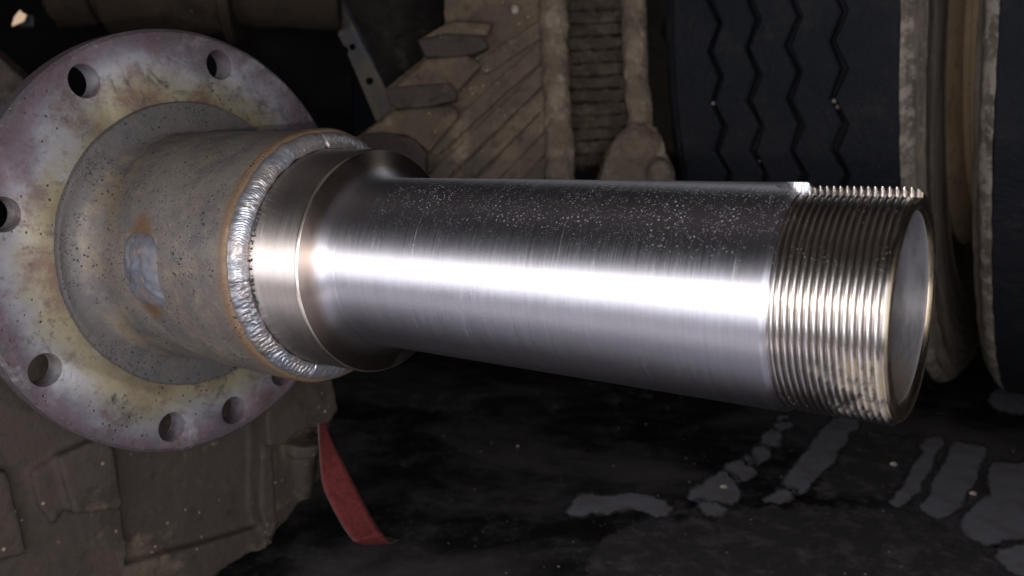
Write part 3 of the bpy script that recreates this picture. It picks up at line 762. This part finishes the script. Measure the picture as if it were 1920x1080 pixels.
# axle tube and gap, top left
ax = empty('rear_axle', Matrix.Translation(at(300, -20, 1.06))); tag(ax, 'dim brown axle tube with stepped collars crossing above the round flange', 'axle tube')
def ka(o): o.parent = ax; o.matrix_parent_inverse = ax.matrix_world.inverted(); return o
A0 = at(95, -60, 1.06); A1 = at(640, -30, 1.10); dA = A1-A0
ka(cast('tube', [cyl_between(A0, A1, .058, .058, 48)], M_beam, .004, 0, .003, .05))
ka(cast('collar', [cyl_between(A0+dA*.20, A0+dA*.60, .080, .070, 48)], M_beam, .004, 1, .003, .05))
ka(cast('collar', [cyl_between(A0+dA*.60, A0+dA*.64, .082, .082, 48)], M_beam, .003, 1, .002, .05))
ka(cast('collar', [cyl_between(A0+dA*.02, A0+dA*.16, .070, .066, 48)], M_beam, .004, 1, .003, .05))
bkt = cast('spring_bracket', [dp([(-80, 40), (0, 107), (44, 148), (80, 190), (60, 300), (-80, 300)], .86, .04)], M_rub, .003, 2, .003, .03)
origin_to(bkt, at(-20, 290, .87)); tag(bkt, 'brown bracket corner poking out behind the left rim of the flange', 'bracket')
# black underbody sheet with a ragged gap that lets daylight through
gap = [(15, 51), (14, 42), (18, 28), (24, 20), (31, 12), (36, 17), (41, 23), (52, 23), (59, 26), (63, 34), (63.5, 52)]
bm = bmesh.new()
outer = [(-400, 330), (-400, -300), (660, -300), (660, 330)]
D_ = 1.35
vo = [bm.verts.new(at(x, y, D_)) for x, y in outer]; vi = [bm.verts.new(at(x, y, D_)) for x, y in gap]
for loop in (vo, vi):
    for i in range(len(loop)): bm.edges.new((loop[i], loop[(i+1) % len(loop)]))
bmesh.ops.triangle_fill(bm, use_beauty=True, edges=bm.edges[:])
g = bmesh.ops.extrude_face_region(bm, geom=bm.faces[:]); bmesh.ops.translate(bm, vec=cw((0, .012, 0)), verts=[v for v in g['geom'] if isinstance(v, bmesh.types.BMVert)])
sh = from_bm('underbody_sheet', bm, M_shroud, smooth=False); origin_to(sh, at(100, 320, D_))
tag(sh, 'black underbody sheet with a small ragged bright gap at top left', 'underbody sheet')
def emit(name, c, k):
    m = bpy.data.materials.new(name); m.use_nodes = True; nt = m.node_tree; b = nt.nodes['Principled BSDF']
    b.inputs['Base Color'].default_value = (0, 0, 0, 1); b.inputs['Emission Color'].default_value = (*c, 1); b.inputs['Emission Strength'].default_value = k; return m
sk = from_bm('sky', prism_pts([at(x, y, 2.6) for x, y in [(-40, 110), (-40, -60), (130, -60), (130, 110)]], cw((0, .05, 0))), emit('daylight', srgb(205, 176, 148), 1.0), smooth=False); sk['kind'] = 'structure'
pp = tube([at(8, 80, 1.7), at(60, 52, 1.7), at(75, 10, 1.7)], [.022, .016, .016], 'air_pipe', simple('pale_pipe', (.75, .78, .9), .5), 'pale blue pipe crossing the lower corner of the bright gap', 'pipe', None, 0)

# ------------------------------------------------------------------ floor
def floor_mat():
    t = NT('wet_black_floor')
    a = t.noise(3.2, 6, .6, .4); b = t.noise(17, 7, .7, .3); f = t.noise(90, 6, .75); g = t.noise(300, 4, .7)
    c = t.mix(t.ss(a, .44, .62), (.012, .0115, .012), (.085, .077, .076))
    c = t.mix(t.ss(b, .50, .68, 0, .6), c, (.055, .051, .055))
    c = t.mix(t.math('MULTIPLY', t.ss(f, .50, .66, 0, .8), t.ss(b, .42, .6)), c, (.085, .075, .072))
    spk = t.math('MULTIPLY', t.ss(t.voro(105), .13, .05), t.ss(t.noise(9, 4, off=(3, 9, 1)), .50, .64))
    c = t.mix(spk, c, (.30, .26, .23))
    r = t.ss(b, .40, .62, .25, .7)
    nm = t.bump(b, .25, .004); nm = t.bump(f, .5, .0012, nm)
    return t.out(c, r, 0, nm, Specular_IOR_Level=.3)
M_floor = floor_mat()
vs = []; N = 60
bm = bmesh.new(); bmesh.ops.create_grid(bm, x_segments=80, y_segments=80, size=15)
fo = from_bm('floor', bm, M_floor, smooth=False, recalc=False); fo['kind'] = 'structure'
def dry_mat():
    t = NT('damp_grey_concrete')
    b = t.noise(30, 6, .65, .3); f = t.noise(160, 6, .75)
    c = t.mix(t.ss(b, .38, .62), (.205, .205, .235), (.165, .148, .150)); c = t.mix(t.ss(f, .56, .74, 0, .5), c, (.09, .085, .09))
    c = t.mix(t.ss(f, .46, .30, 0, .35), c, (.30, .28, .30))
    return t.out(c, .75, 0, t.bump(f, .4, .001), Specular_IOR_Level=.3)
M_dry = dry_mat()
M_damp = dusty('damp_concrete', (.055, .050, .052), (.115, .103, .103), (.20, .175, .165), .5, 34, .8, .6)
zz = lambda u, v: (1240+u/2.454, 640+v/2.454)
za = lambda u, v: (560+u/2.454, 640+v/2.454)
P = [[zz(*q) for q in L_] for L_ in [
 [(790, 350), (905, 370), (900, 400), (860, 420), (850, 470), (810, 500), (790, 560), (745, 590), (720, 630), (680, 650), (650, 700), (610, 700), (560, 655), (590, 600), (640, 540), (680, 490), (740, 420)],
 [(530, 378), (595, 375), (585, 400), (540, 412), (520, 408)], [(510, 415), (552, 430), (540, 480), (500, 490), (460, 465), (465, 435)],
 [(540, 345), (585, 340), (575, 365), (535, 368)],
 [(420, 490), (490, 490), (495, 520), (450, 570), (430, 560), (420, 520)], [(385, 530), (410, 520), (418, 560), (395, 565)],
 [(290, 570), (380, 555), (425, 600), (400, 635), (350, 650), (310, 600)],
 [(150, 680), (230, 630), (280, 605), (320, 630), (350, 665), (360, 710), (330, 740), (250, 735), (180, 730), (120, 720)],
 [(180, 740), (260, 745), (300, 770), (280, 800), (200, 800)],
 [(470, 735), (540, 690), (600, 680), (605, 720), (540, 745)],
 [(1220, 450), (1290, 445), (1295, 470), (1270, 500), (1240, 550), (1230, 610), (1190, 650), (1180, 700), (1140, 715), (1090, 760), (1050, 740), (1100, 690), (1130, 650), (1150, 590), (1190, 540), (1215, 510), (1190, 480)],
 [(1340, 465), (1440, 475), (1490, 495), (1470, 560), (1440, 640), (1400, 700), (1370, 760), (1310, 810), (1230, 800), (1185, 760), (1240, 700), (1250, 640), (1290, 600), (1320, 540)],
 [(1520, 565), (1720, 560), (1720, 900), (1560, 910), (1480, 930), (1400, 880), (1385, 830), (1440, 760), (1520, 700), (1500, 620)],
 [(1550, 960), (1720, 930), (1720, 1120), (1600, 1050), (1545, 1000)],
 [(1520, 240), (1600, 215), (1690, 230), (1690, 320), (1560, 325), (1515, 275)]]]
P += [[za(*q) for q in [(1265, 735), (1310, 712), (1370, 705), (1440, 712), (1545, 700), (1600, 712), (1680, 742), (1720, 770), (1690, 800), (1600, 785), (1520, 755), (1470, 768), (1420, 795), (1350, 782), (1300, 800), (1240, 790)]]]
def patch(pl, grow, z, mat, name, wob, rim=.006):
    pts = []; cx = sum(p[0] for p in pl)/len(pl); cy = sum(p[1] for p in pl)/len(pl)
    area = sum(pl[i][0]*pl[(i+1) % len(pl)][1]-pl[(i+1) % len(pl)][0]*pl[i][1] for i in range(len(pl))); sg = 1 if area > 0 else -1
    for i in range(len(pl)):
        a = Vector(pl[i]); b = Vector(pl[(i+1) % len(pl)])
        k = max(2, int((b-a).length/3.5))
        for j in range(k):
            q = a.lerp(b, j/k); nn = noise.noise(Vector((q.x*.05, q.y*.05, 3+wob)))*9 + noise.noise(Vector((q.x*.16, q.y*.16, 7)))*5 + noise.noise(Vector((q.x*.45, q.y*.45, 7)))*2.5
            d = (b-a).normalized(); q = q + Vector((d.y, -d.x))*sg*(grow+nn*.6*wob)
            pts.append(ground(q.x, q.y, z))
    # a fine sheet whose 'fade' falls from 1 to 0 across the outline: the stain thins out into the wet floor
    pp_ = np.array([(p.x, p.y) for p in pts]); q_ = np.roll(pp_, -1, 0)
    lo = pp_.min(0)-rim*1.5; hi = pp_.max(0)+rim*1.5; hi[1] = min(hi[1], 3.0)
    cell = max(.0022, math.sqrt((hi[0]-lo[0])*(hi[1]-lo[1])/26000)); nx = int((hi[0]-lo[0])/cell)+2; ny = int((hi[1]-lo[1])/cell)+2
    X, Y = np.meshgrid(lo[0]+np.arange(nx)*cell, lo[1]+np.arange(ny)*cell); X = X.ravel(); Y = Y.ravel()
    dist = np.full(X.shape, 1e9); ins = np.zeros(X.shape, bool)
    for (ax_, ay_), (bx_, by_) in zip(pp_, q_):
        ex, ey = bx_-ax_, by_-ay_; L2 = ex*ex+ey*ey+1e-12
        t_ = np.clip(((X-ax_)*ex+(Y-ay_)*ey)/L2, 0, 1); dist = np.minimum(dist, np.hypot(X-ax_-t_*ex, Y-ay_-t_*ey))
        if ay_ != by_: ins ^= ((ay_ > Y) != (by_ > Y)) & (X < ex*(Y-ay_)/(by_-ay_)+ax_)
    sd = np.where(ins, dist, -dist); fade = np.clip(.5+sd/(2*rim), 0, 1)
    keep = (fade > 0).reshape(ny, nx); cellk = keep[:-1, :-1] | keep[1:, :-1] | keep[:-1, 1:] | keep[1:, 1:]
    jj, ii = np.nonzero(cellk); k0 = jj*nx+ii; quads = np.stack([k0, k0+1, k0+nx+1, k0+nx], 1)
    used, inv = np.unique(quads, return_inverse=True); quads = inv.reshape(-1, 4)
    cx, cy = float(X[used].mean()), float(Y[used].mean())
    me = bpy.data.meshes.new(name); me.from_pydata(np.stack([X[used]-cx, Y[used]-cy, np.zeros(len(used))], 1).tolist(), [], quads.tolist())
    me.attributes.new('fade', 'FLOAT', 'POINT').data.foreach_set('value', fade[used].astype(np.float32))
    o = link(name, me, mat, smooth=False); o.location = (cx, cy, z); o['kind'] = 'structure'
def fade_out(m, scale):
    nt = m.node_tree; b = nt.nodes['Principled BSDF']; at_ = nt.nodes.new('ShaderNodeAttribute'); at_.attribute_name = 'fade'
    tc = nt.nodes.new('ShaderNodeTexCoord'); no = nt.nodes.new('ShaderNodeTexNoise'); no.inputs['Scale'].default_value = scale; no.inputs['Detail'].default_value = 6; no.inputs['Roughness'].default_value = .75
    nt.links.new(tc.outputs['Object'], no.inputs['Vector'])
    ad = nt.nodes.new('ShaderNodeMath'); ad.operation = 'ADD'; nt.links.new(at_.outputs['Fac'], ad.inputs[0]); nt.links.new(no.outputs[0], ad.inputs[1])
    mr = nt.nodes.new('ShaderNodeMapRange'); mr.inputs[1].default_value = .90; mr.inputs[2].default_value = 1.12; nt.links.new(ad.outputs[0], mr.inputs[0])
    nt.links.new(mr.outputs[0], b.inputs['Alpha'])
fade_out(M_dry, 90); fade_out(M_damp, 60)
for i_, pl in enumerate([[zz(*q) for q in [(700, 670), (905, 420), (1190, 430), (1190, 520), (1110, 650), (1030, 720), (720, 715)]],
      [zz(*q) for q in [(-60, 800), (200, 820), (340, 770), (700, 750), (1180, 780), (1400, 910), (1560, 990), (1700, 1120), (-420, 1120), (-300, 930)]],
      [zz(*q) for q in [(-10, 745), (110, 735), (200, 790), (60, 800), (-20, 790)]],
      [za(*q) for q in [(1080, 250), (1230, 260), (1200, 320), (1130, 325)]], [za(*q) for q in [(1290, 195), (1340, 180), (1360, 195), (1310, 210)]],
      [za(*q) for q in [(1400, 230), (1500, 240), (1440, 290), (1380, 280)]], [za(*q) for q in [(1530, 225), (1640, 235), (1620, 262), (1540, 255)]],
      [za(*q) for q in [(200, 170), (600, 190), (900, 240), (760, 330), (420, 310), (230, 260)]]]):
    patch(pl, 0, .0003+.00003*i_, M_damp, 'damp_patch', 2.0, .014)
for i_, pl in enumerate(P):
    patch(pl, 6, .0006+.00002*i_, M_damp, 'damp_patch', 1.3)
    patch(pl, 2, .0014, M_dry, 'dry_patch', 1, .005)
# grit scattered on the floor
M_grit = simple('pale_grit', (.22, .19, .17), .8, 0, (.15, .12, .10), 40)
bm = bmesh.new(); rnd = random.Random(5)
for k in range(420):
    x = rnd.uniform(820, 1930); y = rnd.uniform(700, 1085)
    if x < 1200 and rnd.random() < .6: continue
    if noise.noise(Vector((x*.011, y*.02, 4))) < -.05 and rnd.random() < .8: continue
    p = ground(x, y); r = .0005+.0011*rnd.random()**3
    bmesh.ops.create_icosphere(bm, subdivisions=1, radius=r, matrix=Matrix.Translation(p) @ Matrix.Diagonal((1, rnd.uniform(.6, 1.2), .6, 1)))
g = from_bm('floor_grit', bm, M_grit); tag(g, 'pale specks of grit scattered over the wet floor', 'grit', None, 'stuff')
M_stone = simple('pale_stone', (.42, .37, .32), .8, 0, (.26, .22, .19), 90)
for x, y, r, lab in [(1676, 870, .0042, 'pale pebble lying between the grey floor patches'), (1358, 913, .0042, 'white pebble on the left grey floor patch'), (1825, 925, .0038, 'yellowish pebble right of the widest grey patch'), (970, 836, .0020, 'small brown pebble on the black floor left of middle')]:
    bm = blob((0, 0, 0), r, r*.7, r*.6, sub=2)
    for v in bm.verts: v.co *= 1+noise.noise(v.co*400)*.3
    o = from_bm('pebble', bm, M_stone); o.location = ground(x, y, r*.35); tag(o, lab, 'pebble', 'pebbles on the floor')
